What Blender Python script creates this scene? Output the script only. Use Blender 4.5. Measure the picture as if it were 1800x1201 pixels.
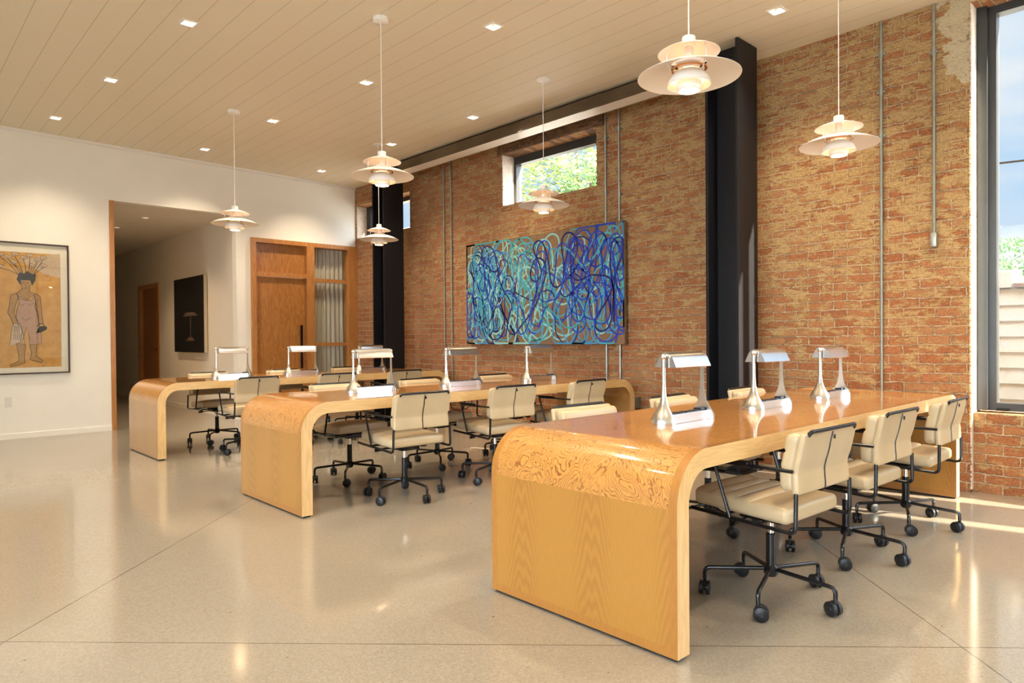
import bpy, bmesh, math, random
from math import sin, cos, pi, radians
from mathutils import Vector, Matrix

for o in list(bpy.data.objects):
    bpy.data.objects.remove(o)
C = bpy.context.scene.collection
SC = bpy.context.scene

# ------------------------------------------------------------------ camera, sky, sun, exposure
# world: x runs across the room to the brick wall, y runs along the brick wall to the white wall
EYE = 1.1687
yw, pt, rl = radians(43.2238), radians(-0.5674), radians(-0.4521)
F = Vector((sin(yw)*cos(pt), cos(yw)*cos(pt), sin(pt)))
R0 = Vector((cos(yw), -sin(yw), 0)); U0 = R0.cross(F)
R = R0*cos(rl) + U0*sin(rl); U = -R0*sin(rl) + U0*cos(rl)
cd = bpy.data.cameras.new('camera'); cam = bpy.data.objects.new('camera', cd); C.objects.link(cam)
cam.matrix_world = Matrix(((R.x, U.x, -F.x, 0), (R.y, U.y, -F.y, 0), (R.z, U.z, -F.z, EYE), (0, 0, 0, 1)))
cd.sensor_width = 36; cd.lens = 1201.4588/1800*36; cd.shift_y = (605.78-600.5)/1800
cd.clip_start = 0.05; cd.clip_end = 300
SC.camera = cam
SC.view_settings.view_transform = 'Standard'; SC.view_settings.look = 'None'
SC.view_settings.gamma = 1; SC.view_settings.use_curve_mapping = False
SC.view_settings.exposure = 1.72

SKY = 0.30; SKY_BOOST = 30.0; SUN = 20.0; DOWN = 50.0; PEND = .8
w = bpy.data.worlds.new('sky'); SC.world = w; w.use_nodes = True
nt = w.node_tree; N = nt.nodes; L = nt.links; N.clear()
out = N.new('ShaderNodeOutputWorld'); bg = N.new('ShaderNodeBackground'); bg.inputs[1].default_value = SKY
tc = N.new('ShaderNodeTexCoord'); mp = N.new('ShaderNodeMapping'); mp.inputs['Scale'].default_value = (1.2, 1.2, 4)
nz = N.new('ShaderNodeTexNoise'); nz.inputs['Scale'].default_value = 2.2; nz.inputs['Detail'].default_value = 8
cr = N.new('ShaderNodeValToRGB'); cr.color_ramp.elements[0].position = .38; cr.color_ramp.elements[1].position = .62
cr.color_ramp.elements[0].color = (.55, .76, 1, 1); cr.color_ramp.elements[1].color = (1, 1, 1, 1)
L.new(tc.outputs['Generated'], mp.inputs[0]); L.new(mp.outputs[0], nz.inputs[0]); L.new(nz.outputs[0], cr.inputs[0])
dt = N.new('ShaderNodeVectorMath'); dt.operation = 'DOT_PRODUCT'; dt.inputs[1].default_value = (-.50, -.80, .33)   # sky behind the viewer boosted to push more daylight into the room
L.new(tc.outputs['Generated'], dt.inputs[0])
mr = N.new('ShaderNodeMapRange'); mr.inputs[1].default_value = 0; mr.inputs[2].default_value = 1; mr.inputs[3].default_value = SKY; mr.inputs[4].default_value = SKY*SKY_BOOST
L.new(dt.outputs['Value'], mr.inputs[0]); L.new(mr.outputs[0], bg.inputs[1])
L.new(cr.outputs[0], bg.inputs[0]); L.new(bg.outputs[0], out.inputs[0])
sd = bpy.data.lights.new('sun', 'SUN'); sun = bpy.data.objects.new('sun', sd); C.objects.link(sun)
sd.energy = SUN; sd.angle = radians(.53); sd.color = (1, .87, .68)
sun.rotation_euler = Vector((-.22, 1, -.468)).to_track_quat('-Z', 'Y').to_euler()

# ------------------------------------------------------------------ materials
def mat(name):
    m = bpy.data.materials.new(name); m.use_nodes = True
    nt = m.node_tree; b = nt.nodes['Principled BSDF']
    return m, nt, b
def nd(nt, typ, **kw):
    n = nt.nodes.new(typ)
    for k, v in kw.items():
        if k in n.inputs: n.inputs[k].default_value = v
        else: setattr(n, k, v)
    return n
def ramp(nt, src, stops):
    r = nd(nt, 'ShaderNodeValToRGB'); e = r.color_ramp.elements
    while len(e) < len(stops): e.new(.5)
    for el, (p, c) in zip(e, stops):
        el.position = p; el.color = (*c, 1) if len(c) == 3 else c
    nt.links.new(src, r.inputs[0]); return r.outputs[0]
def mth(nt, op, a, b=None, c=None):
    n = nd(nt, 'ShaderNodeMath', operation=op)
    for i, v in enumerate((a, b, c)):
        if v is None: continue
        if isinstance(v, (int, float)): n.inputs[i].default_value = v
        else: nt.links.new(v, n.inputs[i])
    return n.outputs[0]
def mix(nt, f, a, b, bt='MIX'):
    n = nd(nt, 'ShaderNodeMix', data_type='RGBA', blend_type=bt)
    for s, v in ((n.inputs[0], f), (n.inputs[6], a), (n.inputs[7], b)):
        if isinstance(v, (int, float)): s.default_value = v
        elif isinstance(v, tuple): s.default_value = (*v, 1) if len(v) == 3 else v
        else: nt.links.new(v, s)
    return n.outputs[2]
def coords(nt, kind='Object', scale=(1, 1, 1), rot=(0, 0, 0)):
    t = nd(nt, 'ShaderNodeTexCoord'); m = nd(nt, 'ShaderNodeMapping')
    m.inputs['Scale'].default_value = scale; m.inputs['Rotation'].default_value = rot
    nt.links.new(t.outputs[kind], m.inputs[0]); return m.outputs[0]
def noise(nt, vec, scale, detail=4, rough=.5, dist=0):
    n = nd(nt, 'ShaderNodeTexNoise', Scale=scale, Detail=detail, Roughness=rough, Distortion=dist)
    nt.links.new(vec, n.inputs['Vector']); return n.outputs[0]
def bump(nt, b, h, strength=.3, dist=.01):
    n = nd(nt, 'ShaderNodeBump', Strength=strength, Distance=dist)
    nt.links.new(h, n.inputs['Height']); nt.links.new(n.outputs[0], b.inputs['Normal']); return n
def simple(name, col, rough=.5, metal=0, var=.06, scale=8, bmp=0, coat=0, emis=None, es=0, spec=.5):
    m, nt, b = mat(name)
    v = coords(nt); n = noise(nt, v, scale, 5)
    lo = tuple(c*(1-var) for c in col); hi = tuple(min(1, c*(1+var)) for c in col)
    nt.links.new(ramp(nt, n, [(.3, lo), (.7, hi)]), b.inputs['Base Color'])
    b.inputs['Roughness'].default_value = rough; b.inputs['Metallic'].default_value = metal
    b.inputs['Coat Weight'].default_value = coat; b.inputs['Specular IOR Level'].default_value = spec
    if bmp: bump(nt, b, n, bmp, .004)
    if emis:
        b.inputs['Emission Color'].default_value = (*emis, 1); b.inputs['Emission Strength'].default_value = es
    return m

M = {}
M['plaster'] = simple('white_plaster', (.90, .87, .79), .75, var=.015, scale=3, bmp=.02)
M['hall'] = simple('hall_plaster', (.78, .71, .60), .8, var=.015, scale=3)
M['white_paint'] = simple('white_lacquer', (.86, .83, .77), .35, var=.01)
M['pink_paint'] = simple('rosy_white_lacquer', (.88, .76, .68), .4, var=.01)
M['black_steel'] = simple('black_tube_steel', (.008, .008, .009), .25, spec=.4, var=.1)
M['column'] = simple('blackened_steel', (.006, .006, .008), .48, spec=.3, var=.2, scale=2, bmp=.02)
M['black_frame'] = simple('black_window_frame', (.03, .032, .032), .35, var=.1)
M['caster'] = simple('caster_plastic', (.012, .012, .013), .4, spec=.35, var=.1)
M['brushed'] = simple('brushed_nickel', (.66, .63, .58), .27, metal=1, var=.04, scale=30)
M['alu'] = simple('satin_aluminium', (.74, .76, .79), .22, metal=1, var=.02, scale=20)
M['chrome'] = simple('chromed_rod', (.8, .78, .74), .15, metal=1, var=.02)
M['galv'] = simple('galvanised_steel', (.34, .35, .31), .42, metal=.7, var=.1, scale=20)
M['copper'] = simple('copper_ring', (.85, .42, .18), .25, metal=1, var=.03)
M['bulb'] = simple('glowing_bulb', (1, .8, .5), .5, emis=(1, .66, .32), es=.75)
M['spotlamp'] = simple('glowing_downlight', (1, .9, .7), .5, emis=(1, .80, .55), es=.25)
M['dark'] = simple('dark_recess', (.01, .01, .01), .8)
M['socket'] = simple('dark_socket', (.03, .03, .04), .35)
M['plate'] = simple('switch_plate', (.78, .75, .69), .4, var=.01)
M['canvas'] = simple('brown_canvas', (.20, .115, .055), .8, var=.15, scale=20, bmp=.05)
M['mat_board'] = simple('mat_board', (.86, .79, .67), .8, var=.02)
M['picture_frame'] = simple('dark_picture_frame', (.045, .028, .018), .4, var=.1)
M['night'] = simple('night_canvas', (.006, .006, .007), .35, var=.4)
M['cream_edge'] = simple('cream_canvas_edge', (.62, .52, .36), .7, var=.03)
M['concrete'] = simple('outside_concrete', (.33, .32, .30), .9, var=.1)
M['siding'] = simple('cream_siding', (.245, .225, .18), .6, var=.04)
M['roof'] = simple('rusty_roof_board', (.10, .055, .032), .7, var=.25, scale=10)
M['bark'] = simple('tree_bark', (.12, .08, .05), .9, var=.2)
M['street'] = simple('sun_block_building', (.62, .56, .48), .9, var=.1)
for k, c in dict(teal=(.05, .33, .36), pale_teal=(.24, .52, .48), cobalt=(.010, .045, .40), navy=(.006, .010, .12), sky=(.05, .26, .48), cream=(.42, .46, .30)).items():
    M['p_'+k] = simple(k+'_paint', c, .35, var=.08, scale=6)
M['ink'] = simple('drawing_ink', (.045, .035, .03), .7)
M['ink_dark'] = simple('dense_ink', (.02, .018, .016), .7)
M['p_pink'] = simple('pink_wash', (.50, .30, .21), .8, var=.08, scale=30)
M['p_skin'] = simple('ochre_wash', (.44, .24, .08), .8, var=.1, scale=30)
M['p_cotton'] = simple('cotton_wash', (.60, .44, .30), .8, var=.1, scale=30)

def m_leather():
    m, nt, b = mat('beige_leather'); v = coords(nt)
    n = noise(nt, v, 6, 3); n2 = noise(nt, v, 220, 3)
    nt.links.new(ramp(nt, n, [(.3, (.49, .37, .215)), (.7, (.55, .415, .245))]), b.inputs['Base Color'])
    b.inputs['Roughness'].default_value = .30; bump(nt, b, n2, .05, .002); return m
M['leather'] = m_leather()

def m_brick():
    m, nt, b = mat('old_brick')
    tcn = nd(nt, 'ShaderNodeTexCoord'); uv = tcn.outputs['UV']
    # uneven courses
    nv = nd(nt, 'ShaderNodeTexNoise', Scale=2.2, Detail=3); nt.links.new(uv, nv.inputs['Vector'])
    nv2 = nd(nt, 'ShaderNodeTexNoise', Scale=34, Detail=3); nt.links.new(uv, nv2.inputs['Vector'])
    def vm(op, a, bb):
        n = nd(nt, 'ShaderNodeVectorMath', operation=op)
        for i, x in enumerate((a, bb)):
            if isinstance(x, tuple): n.inputs[i].default_value = x
            else: nt.links.new(x, n.inputs[i])
        return n.outputs[0]
    d1 = vm('MULTIPLY', vm('SUBTRACT', nv.outputs['Color'], (.5, .5, .5)), (.06, .042, 0))
    d2 = vm('MULTIPLY', vm('SUBTRACT', nv2.outputs['Color'], (.5, .5, .5)), (.022, .018, 0))
    uvd = vm('ADD', uv, vm('ADD', d1, d2))
    bt = nd(nt, 'ShaderNodeTexBrick', Scale=1.0)
    bt.inputs['Brick Width'].default_value = .212; bt.inputs['Row Height'].default_value = .0725
    bt.inputs['Mortar Size'].default_value = .0065; bt.inputs['Mortar Smooth'].default_value = .35
    bt.inputs['Bias'].default_value = 0
    bt.inputs['Color1'].default_value = (0, 0, 0, 1); bt.inputs['Color2'].default_value = (1, 1, 1, 1); bt.inputs['Mortar'].default_value = (.5, .5, .5, 1)
    nt.links.new(uvd, bt.inputs['Vector'])
    base = ramp(nt, bt.outputs['Color'], [(0, (.27, .075, .03)), (.35, (.40, .13, .05)), (.7, (.46, .20, .085)), (1, (.50, .28, .13))])
    nf = noise(nt, uv, 60, 6, .7)
    base = mix(nt, .55, base, ramp(nt, nf, [(.3, (.16, .06, .025)), (.55, (.50, .22, .09)), (.75, (.62, .36, .19))]))
    # plaster smeared over the bricks, heavier towards the street end of the wall
    sep = nd(nt, 'ShaderNodeSeparateXYZ'); nt.links.new(uv, sep.inputs[0])
    grad = nd(nt, 'ShaderNodeMapRange'); nt.links.new(sep.outputs[0], grad.inputs[0])
    grad.inputs[1].default_value = 1.0; grad.inputs[2].default_value = 9.0; grad.inputs[3].default_value = .06; grad.inputs[4].default_value = -.07
    gz = nd(nt, 'ShaderNodeMapRange'); nt.links.new(sep.outputs[1], gz.inputs[0])
    gz.inputs[1].default_value = .3; gz.inputs[2].default_value = 2.2; gz.inputs[3].default_value = -.13; gz.inputs[4].default_value = .02
    st = nd(nt, 'ShaderNodeMapping'); st.inputs['Scale'].default_value = (1, 2.3, 1); nt.links.new(uv, st.inputs[0])
    s = mth(nt, 'ADD', noise(nt, st.outputs[0], 5.5, 3, .55), mth(nt, 'MULTIPLY', mth(nt, 'SUBTRACT', noise(nt, st.outputs[0], 17, 6, .7), .5), .9))
    s = mth(nt, 'ADD', mth(nt, 'ADD', s, grad.outputs[0]), gz.outputs[0])
    s = mth(nt, 'ADD', s, mth(nt, 'MULTIPLY', bt.outputs['Fac'], .10))
    sm = ramp(nt, s, [(.488, (0, 0, 0)), (.562, (1, 1, 1))])
    tan = ramp(nt, nf, [(.3, (.38, .225, .085)), (.5, (.53, .345, .15)), (.72, (.67, .49, .26))])
    mort = ramp(nt, nf, [(.3, (.50, .36, .21)), (.7, (.72, .58, .40))])
    col = mix(nt, sm, base, tan)
    heavy = ramp(nt, s, [(.54, (1, 1, 1)), (.70, (.12, .12, .12))])
    col = mix(nt, mth(nt, 'MULTIPLY', bt.outputs['Fac'], heavy), col, mort)
    # crumbled arris along the joints, darkened to paint in their shade
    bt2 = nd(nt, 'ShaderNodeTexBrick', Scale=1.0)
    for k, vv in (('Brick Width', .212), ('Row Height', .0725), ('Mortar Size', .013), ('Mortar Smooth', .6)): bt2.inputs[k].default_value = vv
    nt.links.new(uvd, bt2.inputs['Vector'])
    arris_shade = mth(nt, 'MULTIPLY', mth(nt, 'SUBTRACT', bt2.outputs['Fac'], bt.outputs['Fac']), ramp(nt, noise(nt, st.outputs[0], 13, 4, .65), [(.46, (0, 0, 0)), (.56, (1, 1, 1))]))
    col = mix(nt, mth(nt, 'MULTIPLY', arris_shade, .9), col, (.17, .06, .02))
    # remains of pale paint by the street window
    pm = mth(nt, 'MULTIPLY', ramp(nt, sep.outputs[0], [(0, (1, 1, 1)), (1, (0, 0, 0))]), 1)
    px = nd(nt, 'ShaderNodeMapRange'); nt.links.new(sep.outputs[0], px.inputs[0])
    px.inputs[1].default_value = 1.35; px.inputs[2].default_value = 1.72; px.inputs[3].default_value = .5; px.inputs[4].default_value = -.3
    pz = nd(nt, 'ShaderNodeMapRange'); nt.links.new(sep.outputs[1], pz.inputs[0])
    pz.inputs[1].default_value = 2.85; pz.inputs[2].default_value = 3.15; pz.inputs[3].default_value = -.9; pz.inputs[4].default_value = 0
    pp = mth(nt, 'ADD', mth(nt, 'ADD', noise(nt, uv, 12, 3), px.outputs[0]), pz.outputs[0])
    col = mix(nt, ramp(nt, pp, [(.60, (0, 0, 0)), (.63, (1, 1, 1))]), col, (.66, .55, .36))
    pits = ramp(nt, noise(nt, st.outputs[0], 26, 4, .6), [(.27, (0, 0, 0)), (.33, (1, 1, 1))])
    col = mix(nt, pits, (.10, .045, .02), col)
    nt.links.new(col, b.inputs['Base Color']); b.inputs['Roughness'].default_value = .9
    b.inputs['Specular IOR Level'].default_value = .25
    h = mth(nt, 'MULTIPLY', mth(nt, 'SUBTRACT', 1, bt.outputs['Fac']), .6)
    h = mth(nt, 'MAXIMUM', h, mth(nt, 'MULTIPLY', sm, .8))
    h = mth(nt, 'ADD', h, mth(nt, 'MULTIPLY', nf, .9)); h = mth(nt, 'MULTIPLY', h, mth(nt, 'ADD', mth(nt, 'MULTIPLY', pits, .5), .5))
    bump(nt, b, h, 1.0, .02); return m
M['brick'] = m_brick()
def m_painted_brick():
    m, nt, b = mat('limewashed_sunlit_brick'); tcn = nd(nt, 'ShaderNodeTexCoord'); uv = tcn.outputs['UV']
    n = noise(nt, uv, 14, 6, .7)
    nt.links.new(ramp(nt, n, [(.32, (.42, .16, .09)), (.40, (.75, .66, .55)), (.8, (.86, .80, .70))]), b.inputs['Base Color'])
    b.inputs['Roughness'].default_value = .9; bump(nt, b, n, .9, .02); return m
M['lime_sunlit'] = m_painted_brick()

def m_floor():
    m, nt, b = mat('polished_terrazzo')
    v = coords(nt)
    v1 = nd(nt, 'ShaderNodeTexVoronoi', Scale=150.0); nt.links.new(v, v1.inputs['Vector'])
    v2 = nd(nt, 'ShaderNodeTexVoronoi', Scale=28.0); nt.links.new(v, v2.inputs['Vector'])
    base = mix(nt, .30, (.262, .230, .182), ramp(nt, v1.outputs['Color'], [(0, (.20, .16, .12)), (.4, (.32, .275, .21)), (1, (.50, .45, .37))]))
    base = mix(nt, ramp(nt, noise(nt, v, .8, 3), [(.35, (0, 0, 0)), (.65, (1, 1, 1))]), base, mix(nt, .5, base, (.27, .235, .18)))
    chip = mth(nt, 'MULTIPLY', mth(nt, 'LESS_THAN', v2.outputs['Distance'], .16), mth(nt, 'GREATER_THAN', noise(nt, v, 31, 1), .70))
    base = mix(nt, chip, base, (.12, .08, .06))
    sep = nd(nt, 'ShaderNodeSeparateXYZ'); nt.links.new(v, sep.inputs[0])
    def line(e, off):
        f = mth(nt, 'PINGPONG', mth(nt, 'ADD', e, off), 5.17/2)
        return mth(nt, 'LESS_THAN', f, .0028)
    a = line(mth(nt, 'SUBTRACT', sep.outputs[1], sep.outputs[0]), 2.25+51.7)
    c = line(mth(nt, 'ADD', sep.outputs[1], sep.outputs[0]), -3.66+51.7)
    ln = mth(nt, 'MAXIMUM', a, c)
    base = mix(nt, ln, base, (.06, .04, .03))
    nt.links.new(base, b.inputs['Base Color'])
    rr = mth(nt, 'ADD', mth(nt, 'MULTIPLY', noise(nt, v, 5, 4), .08), .07); nt.links.new(rr, b.inputs['Roughness'])
    b.inputs['Specular IOR Level'].default_value = .75
    bump(nt, b, noise(nt, v, 1.3, 2), .008, .02)
    return m
M['floor'] = m_floor()

def m_ceiling():
    m, nt, b = mat('painted_ceiling_boards'); v = coords(nt)
    sep = nd(nt, 'ShaderNodeSeparateXYZ'); nt.links.new(v, sep.inputs[0])
    f = mth(nt, 'PINGPONG', mth(nt, 'ADD', sep.outputs[0], 40.06), .1)
    g = ramp(nt, f, [(.0, (0, 0, 0)), (.035, (1, 1, 1))])
    g = mth(nt, 'SUBTRACT', 1, mth(nt, 'LESS_THAN', f, .003))
    nt.links.new(mix(nt, g, (.56, .48, .35), (.80, .72, .56)), b.inputs['Base Color'])
    b.inputs['Roughness'].default_value = .55
    bump(nt, b, g, .2, .003); return m
M['ceiling'] = m_ceiling()

def m_wood(name, dark, light, grain='z', rough=.3, coat=.3, scl=1.0, kind='Object', sat=None):
    m, nt, b = mat(name)
    s = {'x': (1.2, 14, 14), 'y': (14, 1.2, 14), 'z': (14, 14, 1.2)}[grain]
    v = coords(nt, kind, tuple(q*scl for q in s))
    n = noise(nt, v, 1.6, 4, .55, .6); n2 = noise(nt, v, 14, 4, .6)
    wv = mth(nt, 'SINE', mth(nt, 'MULTIPLY', n, 46)); wv = mth(nt, 'MULTIPLY', mth(nt, 'ADD', wv, 1), .5)
    f = mth(nt, 'ADD', mth(nt, 'MULTIPLY', wv, .55), mth(nt, 'MULTIPLY', n2, .45))
    nt.links.new(ramp(nt, f, [(.2, dark), (.75, light)]), b.inputs['Base Color'])
    b.inputs['Roughness'].default_value = rough; b.inputs['Coat Weight'].default_value = coat; b.inputs['Coat Roughness'].default_value = .15
    bump(nt, b, n2, .05, .002); return m
M['oak_edge_x'] = m_wood('pale_oak_edge', (.64, .405, .165), (.74, .485, .21), 'x')
M['oak_edge_z'] = m_wood('pale_oak_leg_edge', (.64, .405, .165), (.74, .485, .21), 'z')
M['oak_door'] = m_wood('oak_door', (.33, .125, .028), (.47, .205, .055), 'z', .35, .1)
M['oak_frame'] = m_wood('oak_frame', (.42, .17, .045), (.52, .235, .07), 'z', .35, .1, scl=.8)
M['oak_dark'] = m_wood('dim_oak_door', (.30, .12, .03), (.42, .18, .05), 'z', .4, 0)
M['timber'] = m_wood('rough_timber', (.05, .025, .012), (.24, .13, .065), 'y', .85, 0)

def m_veneer():
    """burl band over the curve and top, plain straight-grained leaf below, darker cross-banded border (UV: u = metres round the desk, v = metres across)"""
    m, nt, b = mat('desk_veneer')
    tcn = nd(nt, 'ShaderNodeTexCoord'); uv = tcn.outputs['UV']
    sep = nd(nt, 'ShaderNodeSeparateXYZ'); nt.links.new(uv, sep.inputs[0]); su, sv = sep.outputs[0], sep.outputs[1]
    TOT = desk_len(); W = DW
    sm = mth(nt, 'MINIMUM', su, mth(nt, 'SUBTRACT', TOT, su))
    # burl
    n = noise(nt, uv, 5.2, 2.0, .42, 1.3)
    r1 = mth(nt, 'MULTIPLY', mth(nt, 'ADD', mth(nt, 'SINE', mth(nt, 'MULTIPLY', mth(nt, 'ADD', n, mth(nt, 'MULTIPLY', noise(nt, uv, 30, 2), .05)), 150)), 1), .5)
    msk = ramp(nt, noise(nt, uv, 9, 3), [(.35, (.35, .35, .35)), (.55, (1, 1, 1))])
    fine = noise(nt, uv, 60, 4, .65)
    line = mth(nt, 'MULTIPLY', ramp(nt, r1, [(.0, (1, 1, 1)), (.30, (0, 0, 0))]), msk)
    burl = ramp(nt, fine, [(.3, (.47, .20, .040)), (.7, (.57, .27, .062))])
    burl = mix(nt, mth(nt, 'MULTIPLY', line, .9), burl, (.20, .065, .012))
    # straight leaf with cathedral figure
    lv = mth(nt, 'PINGPONG', sv, W/5)
    cath = mth(nt, 'ADD', mth(nt, 'MULTIPLY', su, 75), mth(nt, 'MULTIPLY', mth(nt, 'POWER', mth(nt, 'ABSOLUTE', mth(nt, 'SUBTRACT', lv, .02)), 1.5), 900))
    st = nd(nt, 'ShaderNodeMapping'); st.inputs['Scale'].default_value = (.8, 6, 1); nt.links.new(uv, st.inputs[0])
    cath = mth(nt, 'ADD', cath, mth(nt, 'MULTIPLY', noise(nt, st.outputs[0], 3, 2), 12))
    cw = mth(nt, 'MULTIPLY', mth(nt, 'ADD', mth(nt, 'SINE', cath), 1), .5)
    leafm = ramp(nt, lv, [(.05, (1, 1, 1)), (.11, (.15, .15, .15))])
    lf = mix(nt, mth(nt, 'MULTIPLY', mth(nt, 'MULTIPLY', cw, leafm), .55), ramp(nt, noise(nt, st.outputs[0], 26, 4, .6), [(.2, (.375, .170, .026)), (.8, (.43, .20, .033))]), (.29, .115, .016))
    col = mix(nt, mth(nt, 'GREATER_THAN', sm, .545), lf, burl)
    # border
    e = mth(nt, 'MINIMUM', mth(nt, 'MINIMUM', sv, mth(nt, 'SUBTRACT', W, sv)), sm)
    st2 = nd(nt, 'ShaderNodeMapping'); st2.inputs['Scale'].default_value = (3, 30, 1); nt.links.new(uv, st2.inputs[0])
    bord = ramp(nt, noise(nt, st2.outputs[0], 6, 4, .6), [(.25, (.32, .125, .020)), (.75, (.42, .18, .032))])
    col = mix(nt, mth(nt, 'LESS_THAN', e, .036), col, bord)
    nt.links.new(col, b.inputs['Base Color']); b.inputs['Roughness'].default_value = .32
    b.inputs['Coat Weight'].default_value = .9; b.inputs['Coat Roughness'].default_value = .07; b.inputs['Coat IOR'].default_value = 1.6
    return m

def m_curtain():
    m, nt, b = mat('sheer_curtain'); v = coords(nt, 'Object', (6, 6, .2))
    nt.links.new(ramp(nt, noise(nt, v, 8, 2), [(.3, (.50, .47, .38)), (.7, (.60, .56, .46))]), b.inputs['Base Color'])
    b.inputs['Roughness'].default_value = .9; return m
M['curtain'] = m_curtain()
def m_glass(name, rough=0.0, base=.008):
    m, nt, b = mat(name)
    tr = nd(nt, 'ShaderNodeBsdfTransparent'); gl = nd(nt, 'ShaderNodeBsdfGlossy', Roughness=rough)
    n = noise(nt, coords(nt), 2, 2)
    nt.links.new(ramp(nt, n, [(0, (.97, .98, .975)), (1, (.98, .985, .98))]), tr.inputs[0])
    lw = nd(nt, 'ShaderNodeLayerWeight'); mx = nd(nt, 'ShaderNodeMixShader')
    fr = mth(nt, 'ADD', mth(nt, 'MULTIPLY', mth(nt, 'POWER', lw.outputs['Facing'], 5), .9), base)
    nt.links.new(fr, mx.inputs[0]); nt.links.new(tr.outputs[0], mx.inputs[1]); nt.links.new(gl.outputs[0], mx.inputs[2])
    nt.links.new(mx.outputs[0], nt.nodes['Material Output'].inputs[0]); return m
M['glass'] = m_glass('window_glass'); M['print_glass'] = m_glass('print_glass', base=.03)
def m_leaf(name, a, c):
    m, nt, b = mat(name); n = noise(nt, coords(nt), 3, 3)
    nt.links.new(ramp(nt, n, [(.3, a), (.7, c)]), b.inputs['Base Color']); b.inputs['Roughness'].default_value = .5
    b.inputs['Transmission Weight'].default_value = 0; return m
M['leaf'] = m_leaf('sunlit_leaves', (.10, .17, .03), (.34, .40, .10))
M['leaf_dark'] = m_leaf('green_leaves', (.05, .12, .03), (.14, .26, .06))
def m_paper():
    m, nt, b = mat('ochre_print'); v = coords(nt)
    n = noise(nt, v, 9, 5, .6); n2 = noise(nt, v, 45, 4, .6)
    col = ramp(nt, n, [(.3, (.56, .27, .055)), (.7, (.70, .40, .12))])
    vor = nd(nt, 'ShaderNodeTexVoronoi', Scale=5.0); nt.links.new(v, vor.inputs['Vector'])
    sp = mth(nt, 'MULTIPLY', mth(nt, 'LESS_THAN', vor.outputs['Distance'], .28), ramp(nt, n2, [(.48, (0, 0, 0)), (.56, (1, 1, 1))]))
    col = mix(nt, mth(nt, 'MULTIPLY', sp, .45), col, (.33, .13, .035))
    nt.links.new(col, b.inputs['Base Color']); b.inputs['Roughness'].default_value = .8; return m
M['paper'] = m_paper()

# ------------------------------------------------------------------ mesh helpers
def finish(bm, name, mats, parent=None, smooth=True, ang=35, uv=False, loc=None):
    me = bpy.data.meshes.new(name)
    if uv:
        ul = bm.loops.layers.uv.verify()
        for f in bm.faces:
            n = f.normal; ax = max(range(3), key=lambda i: abs(n[i]))
            for l in f.loops:
                p = l.vert.co
                l[ul].uv = (p.y, p.z) if ax == 0 else ((p.x, p.z) if ax == 1 else (p.x, p.y))
    for f in bm.faces: f.smooth = smooth
    bm.to_mesh(me); bm.free()
    if smooth: me.set_sharp_from_angle(angle=radians(ang))
    if not isinstance(mats, (list, tuple)): mats = [mats]
    for x in mats: me.materials.append(M[x] if isinstance(x, str) else x)
    o = bpy.data.objects.new(name, me); C.objects.link(o)
    if parent: o.parent = parent
    if loc: o.location = loc
    return o
def nb(): return bmesh.new()
def box(bm, x0, x1, y0, y1, z0, z1, mi=0, bev=0):
    vs = [bm.verts.new((x, y, z)) for z in (z0, z1) for y in (y0, y1) for x in (x0, x1)]
    fs = [bm.faces.new([vs[i] for i in q]) for q in ((0, 2, 3, 1), (4, 5, 7, 6), (0, 1, 5, 4), (2, 6, 7, 3), (0, 4, 6, 2), (1, 3, 7, 5))]
    for f in fs: f.material_index = mi
    if bev:
        es = list({e for f in fs for e in f.edges})
        r = bmesh.ops.bevel(bm, geom=es, offset=bev, segments=2, affect='EDGES', profile=.5)
        for f in r['faces']: f.material_index = mi
    bm.normal_update(); return vs
def tube(bm, pts, r, seg=10, mi=0, caps=True, bend=0, bs=5):
    P = [Vector(p) for p in pts]
    if bend:
        Q = [P[0]]
        for i in range(1, len(P)-1):
            a, b, c = P[i-1], P[i], P[i+1]
            d1 = min(bend, (a-b).length*.49); d2 = min(bend, (c-b).length*.49)
            s = b+(a-b).normalized()*d1; e = b+(c-b).normalized()*d2
            for k in range(bs+1):
                t = k/bs; Q.append(s*(1-t)**2+b*2*t*(1-t)+e*t*t)
        Q.append(P[-1]); P = Q
    rings = []; up = None
    for i, p in enumerate(P):
        t = (P[min(i+1, len(P)-1)]-P[max(i-1, 0)]).normalized()
        if up is None: up = t.orthogonal().normalized()
        else:
            up = up-t*up.dot(t)
            up = up.normalized() if up.length > 1e-6 else t.orthogonal().normalized()
        s = t.cross(up); rr = r[i] if isinstance(r, (list, tuple)) else r
        rings.append([bm.verts.new(p+(up*cos(a)+s*sin(a))*rr) for a in (2*pi*k/seg for k in range(seg))])
    for a, b in zip(rings, rings[1:]):
        for k in range(seg):
            f = bm.faces.new((a[k], a[(k+1) % seg], b[(k+1) % seg], b[k])); f.material_index = mi
    if caps:
        bm.faces.new(rings[0][::-1]).material_index = mi; bm.faces.new(rings[-1]).material_index = mi
    return rings
def lathe(bm, prof, seg=32, mi=0, c=(0, 0, 0), a0=0, a1=2*pi, closed=True):
    full = abs(a1-a0-2*pi) < 1e-6; n = seg if full else seg+1
    cols = []
    for k in range(n):
        a = a0+(a1-a0)*k/seg
        cols.append([bm.verts.new((c[0]+r*cos(a), c[1]+r*sin(a), c[2]+z)) for r, z in prof])
    for k in range(seg):
        A, B = cols[k], cols[(k+1) % n]
        for i in range(len(prof)-1):
            if prof[i][0] < 1e-6 and prof[i+1][0] < 1e-6: continue
            f = bm.faces.new((A[i], B[i], B[i+1], A[i+1])); f.material_index = mi
    bmesh.ops.remove_doubles(bm, verts=[v for cc in cols for v in cc], dist=1e-6)
    return cols
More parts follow.
